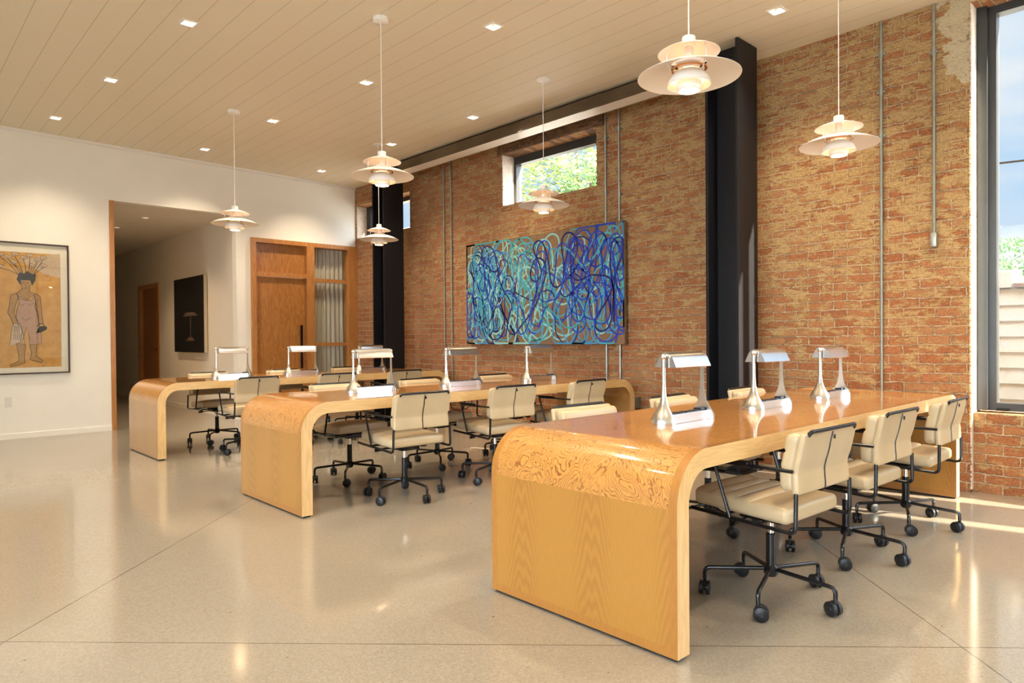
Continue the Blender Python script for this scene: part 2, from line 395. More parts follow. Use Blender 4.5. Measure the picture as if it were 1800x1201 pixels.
def shell(prof, t):
    """closed profile of a thin turned shade"""
    P = [Vector((a, b)) for a, b in prof]; off = []
    for i, p in enumerate(P):
        d = (P[min(i+1, len(P)-1)]-P[max(i-1, 0)]).normalized(); off.append(p+Vector((-d.y, d.x))*t)
    return [tuple(p) for p in P]+[tuple(p) for p in off[::-1]]+[tuple(P[0])]
def rbox(bm, sx, sy, sz, r, n=8, c=(0, 0, 0), fn=None, mi=0):
    """soft cushion block: rounded box on a grid, fn reshapes each vertex"""
    cells = {}
    h = (sx/2, sy/2, sz/2)
    def axis(hh, m):
        inner = [-hh+r+(2*hh-2*r)*i/m for i in range(m+1)]
        e = [-hh+r*(1-cos(a)) for a in (0, .5, 1.0)]
        e = [-hh, -hh+r*.3, -hh+r*.62]
        return e+inner+[-q for q in e[::-1]]
    if isinstance(n, int): n = (n, n if sy > .1 else 2, n if sz > .1 else 2)
    ax = [axis(h[i], n[i]) for i in range(3)]
    def vert(p):
        key = tuple(round(q, 5) for q in p)
        if key in cells: return cells[key]
        q = [max(-h[i]+r, min(h[i]-r, p[i])) for i in range(3)]
        d = Vector([p[i]-q[i] for i in range(3)])
        v = Vector(q)+(d.normalized()*r if d.length > 1e-7 else Vector())
        v = v+Vector(c)
        if fn: v = fn(v)
        cells[key] = bm.verts.new(v); return cells[key]
    for a in range(3):
        b, d = (a+1) % 3, (a+2) % 3
        for s in (-1, 1):
            for i in range(len(ax[b])-1):
                for j in range(len(ax[d])-1):
                    q = []
                    for (ii, jj) in ((i, j), (i+1, j), (i+1, j+1), (i, j+1)):
                        p = [0, 0, 0]; p[a] = s*h[a]; p[b] = ax[b][ii]; p[d] = ax[d][jj]; q.append(vert(p))
                    if s < 0: q = q[::-1]
                    if len(set(q)) == 4:
                        f = bm.faces.new(q); f.material_index = mi
def extr(bm, poly, axis, a, b, mi=0):
    """extrude a 2D polygon along an axis; poly lies in the other two axes"""
    def P(p, t):
        return {'x': (t, p[0], p[1]), 'y': (p[0], t, p[1]), 'z': (p[0], p[1], t)}[axis]
    A = [bm.verts.new(P(p, a)) for p in poly]; B = [bm.verts.new(P(p, b)) for p in poly]; n = len(poly)
    fs = [bm.faces.new(A), bm.faces.new(B[::-1])]+[bm.faces.new((A[i], B[i], B[(i+1) % n], A[(i+1) % n])) for i in range(n)]
    for f in fs: f.material_index = mi
    return fs
def ico(bm, c, r, sub=2, mi=0):
    res = bmesh.ops.create_icosphere(bm, subdivisions=sub, radius=r, matrix=Matrix.Translation(c))
    for v in res['verts']:
        for f in v.link_faces: f.material_index = mi
def ribbon(bm, pts, wd, plane, off, mi=0, closed=False):
    """flat painted stroke lying on a picture: plane 'x' (pts are (y,z)) or 'y' (pts are (x,z))"""
    n = len(pts); A = []
    for i in range(n):
        a = Vector(pts[i-1] if (closed or i) else pts[0]); b = Vector(pts[(i+1) % n] if (closed or i < n-1) else pts[-1])
        d = (b-a); d = d.normalized() if d.length > 1e-9 else Vector((1, 0))
        q = Vector((-d.y, d.x))*wd/2; p = Vector(pts[i])
        mk = (lambda s: (off, s.x, s.y)) if plane == 'x' else (lambda s: (s.x, off, s.y))
        A.append((bm.verts.new(mk(p+q)), bm.verts.new(mk(p-q))))
    for i in range(n-1+(1 if closed else 0)):
        a, b = A[i], A[(i+1) % n]
        f = bm.faces.new((a[0], b[0], b[1], a[1])); f.material_index = mi
def empty(name, loc=(0, 0, 0), rz=0):
    o = bpy.data.objects.new(name, None); C.objects.link(o); o.location = loc; o.rotation_euler = (0, 0, rz)
    o.empty_display_size = .1; return o
def tag(o, label, cat, group=None):
    o['label'] = label; o['category'] = cat
    if group: o['group'] = group
    return o
def struct(o, label=None):
    o['kind'] = 'structure'
    if label: o['label'] = label
    return o
def dup(root, loc, rz, label, group=None):
    r = root.copy(); C.objects.link(r); r.location = loc; r.rotation_euler = (0, 0, rz); r['label'] = label
    if group: r['group'] = group
    def rec(src, dst):
        for ch in src.children:
            c = ch.copy(); C.objects.link(c); c.parent = dst; rec(ch, c)
    rec(root, r); return r

# ------------------------------------------------------------------ room shell
UW = 5.908; VW = 10.07; XL = -5.0; YF = -5.3
def cz(x): return 3.67+.0127*(UW-x)

def grid_wall(bm, a, b, holes, mk):
    """rectangular sheet with rectangular holes; mk(a0,a1,b0,b1) builds a cell"""
    A = sorted({*a, *[h[0] for h in holes], *[h[1] for h in holes]}); B = sorted({*b, *[h[2] for h in holes], *[h[3] for h in holes]})
    for i in range(len(A)-1):
        for j in range(len(B)-1):
            ca, cb = (A[i]+A[i+1])/2, (B[j]+B[j+1])/2
            if not any(h[0] < ca < h[1] and h[2] < cb < h[3] for h in holes): mk(A[i], A[i+1], B[j], B[j+1])

W1 = (-2.1, 1.36, .60, 3.60); W2 = (4.89, 6.45, 2.85, 3.50); W3 = (-5.25, -3.05, .6, 3.55); W4 = (8.49, 10.05, 2.83, 3.37)
bm = nb()
grid_wall(bm, (YF-.3, VW+.3), (-.1, 3.98), [(W1[0], W1[1], -1, W1[3]), W2, W3, W4], lambda a, b, c, d: box(bm, UW, 6.26, a, b, c, d))
box(bm, 5.962, 6.22, W1[0], W1[1], -.1, W1[2]-.015)
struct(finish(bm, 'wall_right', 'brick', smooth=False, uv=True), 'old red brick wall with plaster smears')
# worn arrises: irregular bricks and mortar lumps round the openings
random.seed(5)
bm = nb()
def lumps(y, z0, z1, x0, x1, dy, size=.012):
    z = z0
    while z < z1:
        hh = random.uniform(.03, .062)
        for x in (x0, (x0+x1)/2, x1):
            if random.random() < .75:
                ico(bm, (x+random.uniform(-.01, .01), y+random.uniform(-.3, .3)*size, z), random.uniform(.4, 1)*size, 1)
        z += hh*.6
lumps(W1[1], .05, 3.55, UW+.004, 5.94, 0, .011); lumps(W2[0], W2[2], W2[3], UW+.004, UW+.03, 0, .014); lumps(W2[1], W2[2], W2[3], UW+.01, UW+.2, 0, .014)
y = W2[0]
while y < W2[1]:
    ico(bm, (UW+random.uniform(.01, .05), y, W2[2]+random.uniform(-.006, .004)), random.uniform(.006, .018), 1); y += random.uniform(.03, .07)
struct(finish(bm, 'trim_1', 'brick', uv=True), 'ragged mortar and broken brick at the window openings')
bm = nb()
box(bm, UW+.004, 6.14, W2[1]-.012, W2[1]+.01, W2[2], W2[3]); box(bm, UW+.012, 6.10, W1[1]-.010, W1[1]+.01, .02, W1[3]); box(bm, UW+.02, 6.14, W4[1]-.008, W4[1]+.01, W4[2], W4[3])  # the slab at the tall window paints its sunlight in as pale colour
struct(finish(bm, 'trim_2', 'lime_sunlit', smooth=False, uv=True), 'limewashed brick reveals, whitened at the tall window to imitate sunlight')
bm = nb()
v = box(bm, UW-.022, 6.1, 4.78, 6.51, 3.50, 3.665, bev=.006)
bmesh.ops.subdivide_edges(bm, edges=[e for e in bm.edges if e.calc_length() > .5], cuts=24, use_grid_fill=True)
for v in bm.verts:
    if v.co.x < UW+.05: v.co.x += random.uniform(-.008, .006); v.co.z += random.uniform(-.006, .006)
struct(finish(bm, 'trim_3', 'timber'), 'rough dark timber lintel over the high window')

LH_ = [(-4.9, -2.1, .4, 3.5), (-1.8, 1.0, .4, 3.5), (1.3, 4.1, .4, 3.5)]  # left wall openings, added out of view to let in more daylight
bm = nb()
box(bm, 2.29-7.4, 2.29, VW, VW+.12, 0, 4.1); box(bm, 2.29, 3.93, VW, VW+.12, 3.0, 4.1); box(bm, 3.93, 4.14, VW, VW+.12, 0, 4.1); box(bm, 4.14, UW+.1, VW, VW+.12, 2.69, 4.1)
struct(finish(bm, 'wall_back', 'plaster', smooth=False), 'white plaster wall at the far end of the room')
bm = nb(); grid_wall(bm, (YF, VW+.3), (0, 4.2), LH_, lambda a, b, c, d: box(bm, XL-.2, XL, a, b, c, d)); struct(finish(bm, 'wall_left', 'plaster', smooth=False))
bm = nb()
FH = [(-4.6, -1.4, .12, 3.5), (-1.2, 2.0, .12, 3.5), (2.2, 5.4, .12, 3.5)]  # glazing behind the viewer, added for more light on the facing surfaces
grid_wall(bm, (XL-.2, 6.26), (0, 4.2), FH, lambda a, b, c, d: box(bm, a, b, YF-.3, YF, c, d))
struct(finish(bm, 'wall_front', 'plaster', smooth=False))
bm = nb(); box(bm, XL-.2, 6.26, YF-.3, VW, -.1, 0); box(bm, 2.0, 7.2, VW, 17.6, -.1, 0)
struct(finish(bm, 'floor', 'floor', smooth=False), 'polished beige terrazzo floor with thin diagonal joints')

# ceiling with square holes for the recessed lights and a dark slot above the steel beam
LP = [(1.90, 5.79), (1.75, 7.56), (1.58, 9.27), (3.72, 4.15), (3.60, 5.90), (3.43, 7.66), (3.27, 9.40), (5.03, 5.97), (4.94, 7.50), (4.94, 9.38), (5.14, 2.45),
      (3.85, 2.3), (2.0, 3.9), (0.2, 5.8), (0.1, 7.6), (5.1, .7), (3.9, .5), (2.1, 2.1), (.3, 3.9), (2.1, .3), (.3, 1.9), (-1.5, 5.8), (-1.5, 2.0), (3.9, -1.4), (.3, -1.4), (2.1, -3.2), (-1.5, -3.2)]
HS = .048
holes = [(x-HS, x+HS, y-HS, y+HS) for x, y in LP]+[(5.49, 5.75, 3.2, 8.25)]
bm = nb()
def ccell(a, b, c, d):
    q = [(a, c), (a, d), (b, d), (b, c)]
    vs = [bm.verts.new((x, y, cz(x))) for x, y in q]; bm.faces.new(vs)
grid_wall(bm, (XL-.2, 6.26), (YF-.3, VW+.1), holes, ccell)
bmesh.ops.remove_doubles(bm, verts=bm.verts, dist=1e-5)
top = bmesh.ops.extrude_face_region(bm, geom=list(bm.faces))
for g in top['geom']:
    if isinstance(g, bmesh.types.BMVert): g.co.z += .05
bmesh.ops.recalc_face_normals(bm, faces=bm.faces)
struct(finish(bm, 'ceiling', 'ceiling', smooth=False), 'cream board ceiling with thin grooves')
bm = nb(); box(bm, XL-.3, 6.3, YF-.3, VW+.2, 4.05, 4.2); struct(finish(bm, 'ceiling_roof_deck', 'dark', smooth=False))
bm = nb()
extr(bm, [(XL, cz(XL)-.035), (XL, cz(XL)), (UW, cz(UW)), (UW, cz(UW)-.035)], 'y', VW-.035, VW+.001)
struct(finish(bm, 'trim_4', 'white_paint', smooth=False), 'slim cream cornice on the white wall')
bm = nb(); box(bm, XL, 2.29, VW-.012, VW+.001, 0, .065); box(bm, 3.93, 4.14, VW-.012, VW+.001, 0, .065); struct(finish(bm, 'baseboard_back', 'plaster', smooth=False))
bm = nb(); box(bm, 2.29, 2.345, VW-.014, VW+.13, 0, 3.0)
struct(finish(bm, 'trim_5', 'oak_frame', smooth=False), 'oak edge of the hallway opening')

# hallway behind the white wall
bm = nb(); HD = (13.72, 15.05, 0, 2.25)
grid_wall(bm, (VW+.12, 17.6), (0, 3.3), [HD], lambda a, b, c, d: box(bm, 3.925, 4.05, a, b, c, d))
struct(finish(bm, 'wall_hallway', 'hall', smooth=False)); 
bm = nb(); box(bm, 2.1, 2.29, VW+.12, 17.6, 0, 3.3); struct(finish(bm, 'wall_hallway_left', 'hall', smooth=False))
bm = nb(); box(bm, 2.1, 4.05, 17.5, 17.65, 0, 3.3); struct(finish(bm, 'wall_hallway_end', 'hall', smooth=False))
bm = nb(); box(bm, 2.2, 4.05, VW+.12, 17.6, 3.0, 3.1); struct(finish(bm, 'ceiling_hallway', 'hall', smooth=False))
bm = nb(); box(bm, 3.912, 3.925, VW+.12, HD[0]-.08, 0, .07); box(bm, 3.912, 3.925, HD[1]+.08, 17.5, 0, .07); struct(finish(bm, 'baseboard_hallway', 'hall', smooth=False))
d2 = empty('door_2', (3.95, 14.38, 0)); struct(d2, 'oak door in the dim hallway'); d2['category'] = 'door'
bm = nb(); box(bm, -.04, .1, -.66, -.58, 0, 2.17); box(bm, -.04, .1, .58, .67, 0, 2.17); box(bm, -.04, .1, -.66, .67, 2.17, 2.25); finish(bm, 'door_frame', 'oak_frame', d2, smooth=False)
bm = nb(); box(bm, .03, .07, -.58, .58, 0, 2.17); dl = finish(bm, 'door_leaf', 'oak_dark', d2, smooth=False)
bm = nb(); tube(bm, [(.03, -.48, 1.0), (-.02, -.48, 1.0), (-.02, -.38, 1.0)], .01, 8, bend=.015); finish(bm, 'door_handle', 'black_steel', dl)

# oak office front in the white wall
d1 = empty('door_1', (4.14, VW, 0)); struct(d1, 'oak office door with solid panel above, in a tall oak frame')
X0, X1 = 0, UW-4.14
bm = nb()
box(bm, 0, .065, -.06, .1, 0, 2.625); box(bm, 0, X1, -.06, .1, 2.625, 2.69); box(bm, 1.60, X1, -.06, .1, 0, 2.625)
box(bm, .87, 1.0, -.06, .1, 0, 2.625); box(bm, .065, .87, -.04, .1, 2.125, 2.19)
finish(bm, 'door_frame', 'oak_frame', d1, smooth=False)
bm = nb(); box(bm, .065, .87, .02, .06, 2.19, 2.625); finish(bm, 'transom_panel', 'oak_door', d1, smooth=False)
bm = nb(); box(bm, .075, .86, 0, .045, .012, 2.118); lf = finish(bm, 'door_leaf', 'oak_door', d1, smooth=False)
bm = nb(); box(bm, .765, .80, -.045, -.025, .72, 1.39, bev=.003); box(bm, .775, .79, -.03, .002, .80, .82); box(bm, .775, .79, -.03, .002, 1.29, 1.31)
finish(bm, 'pull_handle', 'black_steel', lf, smooth=False)
bm = nb(); box(bm, 0.01, 1.0, -.02, .1, -.0, .012); finish(bm, 'threshold', 'dark', d1, smooth=False)
w5 = empty('window_5', (5.14, VW, 0)); struct(w5, 'tall glazed sidelight with oak glazing bars')
bm = nb()
for z in (1.06, 2.08): box(bm, 0, .62, -.02, .05, z, z+.055)
box(bm, 0, .62, -.02, .05, 0, .12)
finish(bm, 'glazing_bar', 'oak_frame', w5, smooth=False)
bm = nb(); box(bm, 0, .62, .012, .018, .1, 2.63); finish(bm, 'pane', 'glass', w5, smooth=False)
bm = nb(); n = 150
A = []
for i in range(n+1):
    x = .0+.66*i/n; y = .09+.020*sin(x*2*pi/.075+.8*sin(x*9))+.006*sin(x*41)
    A.append((bm.verts.new((x, y, .02)), bm.verts.new((x, y*.8+.02, 2.68))))
for a, b in zip(A, A[1:]): bm.faces.new((a[0], b[0], b[1], a[1]))
tag(finish(bm, 'curtain', 'curtain', loc=(5.12, VW+.02, 0)), 'pleated sheer grey-beige curtain behind the glass beside the oak door', 'curtain')
bm = nb(); box(bm, 4.05, 7.2, VW+1.6, VW+1.7, 0, 3.2); box(bm, 7.2, 7.3, VW, VW+1.7, 0, 3.2); box(bm, 4.05, 7.3, VW+.12, VW+1.7, 3.0, 3.1)
struct(finish(bm, 'wall_office', 'hall', smooth=False))

# windows
def window(name, x, op, fw, mull=(), bars=(), label=None, dep=.06):
    y0, y1, z0, z1 = op
    e = empty(name, (x, y0, z0)); struct(e, label); Y = y1-y0; Z = z1-z0
    bm = nb()
    box(bm, -dep, dep*.6, 0, Y, 0, fw[0]); box(bm, -dep, dep*.6, 0, Y, Z-fw[1], Z); box(bm, -dep, dep*.6, 0, fw[2], fw[0], Z-fw[1]); box(bm, -dep, dep*.6, Y-fw[3], Y, fw[0], Z-fw[1])
    for m in mull: box(bm, -dep, dep*.6, m-.03, m+.03, fw[0], Z-fw[1])
    for s in bars: box(bm, -dep, dep*.6, fw[2], Y-fw[3], s-.03, s+.03)
    finish(bm, 'window_frame', 'black_frame', e, smooth=False)
    bm = nb(); box(bm, -.004, .004, fw[2]*.6, Y-fw[3]*.6, fw[0]*.6, Z-fw[1]*.6); finish(bm, 'pane', 'glass', e, smooth=False)
    return e
w1 = window('window_1', 6.16, W1, (.055, .06, .06, .125), mull=(1.7,), label='tall black-framed street window in the brick wall')
bm = nb(); box(bm, -.10, -.03, 3.46-.075, 3.46, 0, 3.0); finish(bm, 'side_post', 'black_frame', w1, smooth=False)
bm = nb(); box(bm, -.095, -.055, 3.25, 3.33, .0, .02); finish(bm, 'latch', 'black_steel', w1, smooth=False)
window('window_2', 6.17, W2, (.03, .10, .03, .055), label='high black-framed window with trees behind')
window('window_3', 6.16, W3, (.05, .05, .05, .05))
window('window_4', 6.17, W4, (.03, .06, .03, .10), mull=(1.36,), label='high corner window beside the steel column')
for i, h in enumerate(FH):
    e = empty('window_%d' % (6+i), (h[0], YF-.12, h[2])); struct(e); X = h[1]-h[0]; Z = h[3]-h[2]
    bm = nb()
    for a in (0, X/2-.03, X-.06): box(bm, a, a+.06, -.05, .05, 0, Z)
    box(bm, 0, X, -.05, .05, 0, .06); box(bm, 0, X, -.05, .05, Z-.06, Z); finish(bm, 'window_frame', 'black_frame', e, smooth=False)
    bm = nb(); box(bm, .02, X-.02, -.004, .004, .02, Z-.02); finish(bm, 'pane', 'glass', e, smooth=False)

for i, h in enumerate(LH_): window('window_%d' % (9+i), XL-.12, h, (.06, .06, .06, .06), mull=(1.4,))
# ------------------------------------------------------------------ outside
bm = nb(); box(bm, -60, 80, -60, 80, -.32, -.22); struct(finish(bm, 'ground_outside', 'concrete', smooth=False))
bm = nb(); box(bm, -22, 7.5, -20, -12, -.22, 6.7)  # unseen block, placed and sized to stop direct sun at the front glazing
o = finish(bm, 'sun_block_building', 'street', smooth=False); tag(o, 'added building behind the viewer that keeps sun out of the front windows', 'building')
sh = empty('shed', (9.0, 0, 0)); tag(sh, 'low cream lap-sided shed outside the tall street window', 'shed')
bm = nb(); z = -.22
while z < 1.66:
    extr(bm, [(-.0, z), (.03, z+.185), (.06, z+.185), (.06, z)], 'y', -5, 3.4); z += .17
for v in bm.verts: v.co.z = min(v.co.z, 1.67)
box(bm, .05, 2.4, -5, 3.4, -.22, 1.62); finish(bm, 'siding', 'siding', sh, smooth=False)
bm = nb(); extr(bm, [(-.05, 1.67), (-.05, 1.71), (1.2, 1.98), (1.2, 1.92)], 'y', -5, 1.66); finish(bm, 'roof', 'roof', sh, smooth=False)
bm = nb(); extr(bm, [(-.03, 1.67), (-.03, 1.84), (.5, 1.90), (.5, 1.67)], 'y', 1.68, 2.6); finish(bm, 'gable_board', 'siding', sh, smooth=False)
bm = nb(); tube(bm, [(8.8, -6, 3.3), (8.8, 1.2, 2.96), (8.8, 4, 3.1), (8.8, 5.6, 3.3)], .012, 6); tag(finish(bm, 'overhead_wire', 'black_steel'), 'thin black overhead wire outside the street window', 'wire')

def tree(name, base, crowns, n, ls, leafm, label, trunk=True):
    e = empty(name, base); tag(e, label, 'tree')
    bm = nb(); random.seed(hash(label) % 1000 if False else len(label))
    for k in range(n):
        c, r = random.choice(crowns)
        d = Vector([random.gauss(0, 1) for _ in range(3)]).normalized()*r*random.uniform(.55, 1)**.5
        p = Vector(c)+d; a = Vector([random.gauss(0, 1) for _ in range(3)]).normalized(); b = a.orthogonal().normalized(); s = ls*random.uniform(.6, 1.3)
        vs = [bm.verts.new(p+a*s), bm.verts.new(p+b*s*.5), bm.verts.new(p-a*s), bm.verts.new(p-b*s*.5)]; bm.faces.new(vs)
    finish(bm, 'foliage', leafm, e, smooth=False)
    bm = nb(); tops = [Vector(c) for c, r in crowns]; mid = sum(tops, Vector())/len(tops)
    tube(bm, [(0, 0, -.22), (0, .05, mid.z*.4), (mid.x, mid.y, mid.z)], [.16, .12, .05], 8)
    for t in tops: tube(bm, [(0, .05, mid.z*.4), t], [.07, .02], 6)
    finish(bm, 'trunk', 'bark', e)
tree('tree', (12.5, 10.6, 0), [((0, 0, 5), 1.8), ((-.5, 1.8, 4.6), 1.7), ((.3, -1.8, 5.2), 1.7), ((.4, 3, 5.6), 1.8), ((0, .5, 6.8), 1.9), ((-.2, -.8, 3.4), 1.6), ((.2, 2.2, 3.2), 1.6), ((.3, 4.6, 4.4), 1.7)], 16000, .085, 'leaf', 'tall sunlit yellow-green tree outside the high window')
tree('tree', (8.3, 7.0, 0), [((0, 0, 3.6), .48), ((.1, -.55, 3.55), .46), ((.1, .3, 3.2), .4), ((.1, -.45, 3.1), .46)], 5200, .04, 'leaf_dark', 'rounded dark green shrub crown low in the high window')
tree('tree', (20, 3.75, 0), [((0, 0, 2.9), .6), ((.1, .35, 2.5), .5), ((.1, -.5, 2.4), .5), ((0, .1, 2.0), .6)], 3000, .06, 'leaf_dark', 'small green tree beyond the cream shed')

# ------------------------------------------------------------------ steel frame
def hcol(y, label):
    e = empty('steel_column', (5.475, y, 0)); tag(e, label, 'column', 'black steel H columns'); d = .31
    bm = nb(); box(bm, -.165, .165, 0, .026, .02, 3.665, bev=.002); finish(bm, 'flange', 'column', e, smooth=False)
    bm = nb(); box(bm, -.165, .165, d-.026, d, .02, 3.665, bev=.002); finish(bm, 'flange', 'column', e, smooth=False)
    bm = nb(); box(bm, -.009, .009, .026, d-.026, .02, 3.665); finish(bm, 'web', 'column', e, smooth=False)
    bm = nb(); box(bm, -.19, .19, -.03, d+.03, 0, .02, bev=.002); finish(bm, 'base_plate', 'column', e, smooth=False)
hcol(2.87, 'near black steel H column behind the nearest desk'); hcol(8.27, 'far black steel H column near the white wall')
e = empty('steel_beam', (5.43, 5.7, 3.515)); tag(e, 'dark polished steel ceiling beam running between the two columns', 'beam')
M['beam'] = simple('oiled_steel_plate', (.19, .17, .15), .12, metal=1, var=.35, scale=1.1)
bm = nb(); box(bm, 0, .012, -2.5, 2.56, .0, .125, bev=.002); finish(bm, 'face_plate', 'beam', e, smooth=False)
bm = nb(); box(bm, .012, .20, -2.5, 2.56, .0, .012); finish(bm, 'bright_underside', 'white_paint', e, smooth=False)  # underside coloured white to imitate floor light reflected in the steel
bm = nb(); box(bm, .19, .20, -2.5, 2.56, .012, .14); finish(bm, 'rear_plate', 'column', e, smooth=False)

def conduit(y, z0, z1, label, straps, r=.0115, boxend=False):
    e = empty('conduit', (UW-.02, y, z0)); tag(e, label, 'pipe', 'galvanised conduits on the brick wall')
    bm = nb(); tube(bm, [(0, 0, 0), (0, 0, z1-z0)], r, 10); finish(bm, 'pipe', 'galv', e)
    for s in straps:
        bm = nb(); tube(bm, [(0, 0, s-z0-.03), (0, 0, s-z0+.03)], r*1.45, 10); box(bm, -.002, .019, -.03, .03, s-z0-.008, s-z0+.008); finish(bm, 'coupling', 'galv', e)
    if boxend:
        bm = nb(); box(bm, -.028, .019, -.022, .022, -.10, .01, bev=.008); finish(bm, 'junction_box', 'galv', e)
for a in [(7.64, .25, 3.64, 'left pipe of the far pair between column and painting', (2.4, .9)), (7.475, .25, 3.64, 'right pipe of the far pair, nearer the painting', (2.4,)),
          (4.75, .25, 3.67, 'left pipe of the pair behind the right end of the painting', (3.35, 2.75)), (4.565, .25, 3.67, 'right pipe of the pair behind the right end of the painting', (3.4, 2.7)),
          (1.955, .25, 3.66, 'long pipe running down behind the nearest desk', (3.4, 3.1, 2.75))]: conduit(*a)
conduit(1.585, 1.93, 3.66, 'short pipe ending in a small box beside the street window', (3.3,), boxend=True)
bm = nb(); box(bm, UW-.05, UW, 4.31, 4.38, .42, .54, bev=.004); tag(finish(bm, 'outlet_box', 'galv', smooth=False), 'grey outlet box low on the brick wall beside the middle desk', 'outlet')
bm = nb(); box(bm, 1.165, 1.235, VW-.006, VW, .39, .505, bev=.002); box(bm, 1.185, 1.215, VW-.008, VW-.005, .41, .44); box(bm, 1.185, 1.215, VW-.008, VW-.005, .455, .485)
tag(finish(bm, 'outlet_plate', 'plate', smooth=False), 'white outlet plate low on the white wall below the framed print', 'outlet')

# ------------------------------------------------------------------ desks
DW = .9945; DL = 3.5786; DH = .75; DT = .076; RO = .20; RI = RO-DT
def desk_profile(off):
    """points (x, z, s) of the outer (off=0) or inner line"""
    r = RO-off; seg = 14; P = [(off, 0)]
    for k in range(seg+1):
        a = pi-(pi/2)*k/seg; P.append((RO+r*cos(a), DH-RO+r*sin(a)))
    for k in range(seg+1):
        a = pi/2-(pi/2)*k/seg; P.append((DL-RO+r*cos(a), DH-RO+r*sin(a)))
    P.append((DL-off, 0)); return P
def desk_len():
    P = desk_profile(0); return sum((Vector(a)-Vector(b)).length for a, b in zip(P, P[1:]))
M['veneer'] = m_veneer()
def desk_part(i0, i1, parent, name, edge):
    O = desk_profile(0); I = desk_profile(DT); S = [0]
    for a, b in zip(O, O[1:]): S.append(S[-1]+(Vector(a)-Vector(b)).length)
    bm = nb(); ul = bm.loops.layers.uv.verify(); z0 = .012
    def V(p, y): return bm.verts.new((p[0], y, max(p[1], z0)))
    R_ = [(V(O[i], 0), V(O[i], DW), V(I[i], DW), V(I[i], 0)) for i in range(i0, i1+1)]
    for k in range(len(R_)-1):
        a, b = R_[k], R_[k+1]; s0, s1 = S[i0+k], S[i0+k+1]
        for q, uvs, mi in (((a[0], a[1], b[1], b[0]), ((s0, 0), (s0, DW), (s1, DW), (s1, 0)), 0),
                           ((a[2], a[3], b[3], b[2]), ((s0, DW), (s0, 0), (s1, 0), (s1, DW)), 0),
                           ((a[3], a[0], b[0], b[3]), ((s0, .2),)*4, 1), ((a[1], a[2], b[2], b[1]), ((s0, .2),)*4, 1)):
            f = bm.faces.new(q); f.material_index = mi
            for l, t in zip(f.loops, uvs): l[ul].uv = t
    for q in (R_[0], R_[-1]):
        f = bm.faces.new(q); f.material_index = 1
    bmesh.ops.recalc_face_normals(bm, faces=bm.faces)
    return finish(bm, name, ['veneer', edge], parent, ang=40)
def make_desk(loc, label):
    e = empty('desk', loc); tag(e, label, 'desk', 'waterfall oak desks')
    n = 14
    desk_part(n//2+1, n+2+n//2, e, 'desktop', 'oak_edge_x')
    for a, b, x in ((0, n//2+1, 0), (n+2+n//2, 2*n+3, DL-DT)):
        p = desk_part(a, b, e, 'end_panel', 'oak_edge_z')
        bm = nb(); box(bm, x+.012, x+DT-.012, .012, DW-.012, 0, .013); finish(bm, 'plinth', 'dark', p, smooth=False)
    return e
d0 = make_desk((2.083, 1.367, 0), 'nearest curved-end oak desk with bold burl figure on its end')
d1_ = dup(d0, (2.036, 4.174, 0), 0, 'middle curved-end oak desk, between the nearest and the farthest')
bm = nb(); tube(bm, [(1.935, .58, .676), (1.93, .576, .62), (1.915, .576, .386+.174), (1.86, .576, .533), (1.78, .576, .529), (1.70, .576, .54), (1.64, .58, .676)], .004, 6, bend=.03)
o = finish(bm, 'power_cable', 'black_steel', d1_); o['label'] = 'thin black cable sagging below the desktop'
dup(d0, (2.026, 7.186, 0), 0, 'farthest curved-end oak desk, in front of the oak door')

# ------------------------------------------------------------------ desk lamps
def half_post(sgn):
    bm = nb()
    prof = [(0, 0), (.062, 0), (.063, .012), (.060, .026), (.050, .046), (.037, .066), (.025, .09), (.017, .118), (.0125, .155), (.0105, .20), (.0095, .315), (0, .318)]
    a0 = pi/2 if sgn < 0 else -pi/2
    cols = lathe(bm, prof, 16, a0=a0, a1=a0+pi)
    be = [e for e in bm.edges if len(e.link_faces) == 1]
    bmesh.ops.holes_fill(bm, edges=be); bmesh.ops.recalc_face_normals(bm, faces=bm.faces)
    for v in bm.verts: v.co.x += sgn*.168
    return bm
def make_lamp():
    e = empty('desk_lamp', (0, 0, DH)); tag(e, '', 'lamp', 'brushed metal desk lamps')
    for s in (-1, 1):
        p = finish(half_post(s), 'post', 'brushed', e, ang=40)
        bm = nb(); ico(bm, (s*.172, 0, .322), .0135, 3); finish(bm, 'pivot_knob', 'brushed', p)
    prof = [(-.060, .272), (-.052, .290), (-.040, .316), (-.030, .330), (-.016, .339), (0, .342), (.016, .339), (.030, .330), (.040, .316), (.052, .290), (.060, .272)]
    inn = [(y*.95, z-.003) for y, z in prof[::-1]]
    bm = nb(); extr(bm, prof+inn, 'x', -.155, .155)
    extr(bm, [(y*.97, z-.001) for y, z in prof], 'x', -.155, -.151); extr(bm, [(y*.97, z-.001) for y, z in prof], 'x', .151, .155)
    bmesh.ops.triangulate(bm, faces=[f for f in bm.faces if len(f.verts) > 4]); bmesh.ops.recalc_face_normals(bm, faces=bm.faces)
    sh = finish(bm, 'lamp_shade', 'alu', e, ang=50)
    bm = nb(); box(bm, -.14, .14, -.018, .018, .300, .306); finish(bm, 'light_strip', 'plate', sh, smooth=False)
    bm = nb(); box(bm, -.168, .168, -.036, .036, 0, .046, bev=.002); pb = finish(bm, 'power_bar', 'alu', e, smooth=False)
    for k in range(4):
        bm = nb(); x = -.105+.066*k; box(bm, x-.024, x+.024, -.020, .020, .045, .049, bev=.001); finish(bm, 'power_socket', 'socket', pb, smooth=False)
    bm = nb(); box(bm, .122, .158, -.022, .022, .045, .058, bev=.002); finish(bm, 'switch', 'socket', pb, smooth=False)
    return e
lamp = make_lamp(); first = True
DN = ['nearest', 'middle', 'farthest']; PL = ['left', 'middle', 'right']
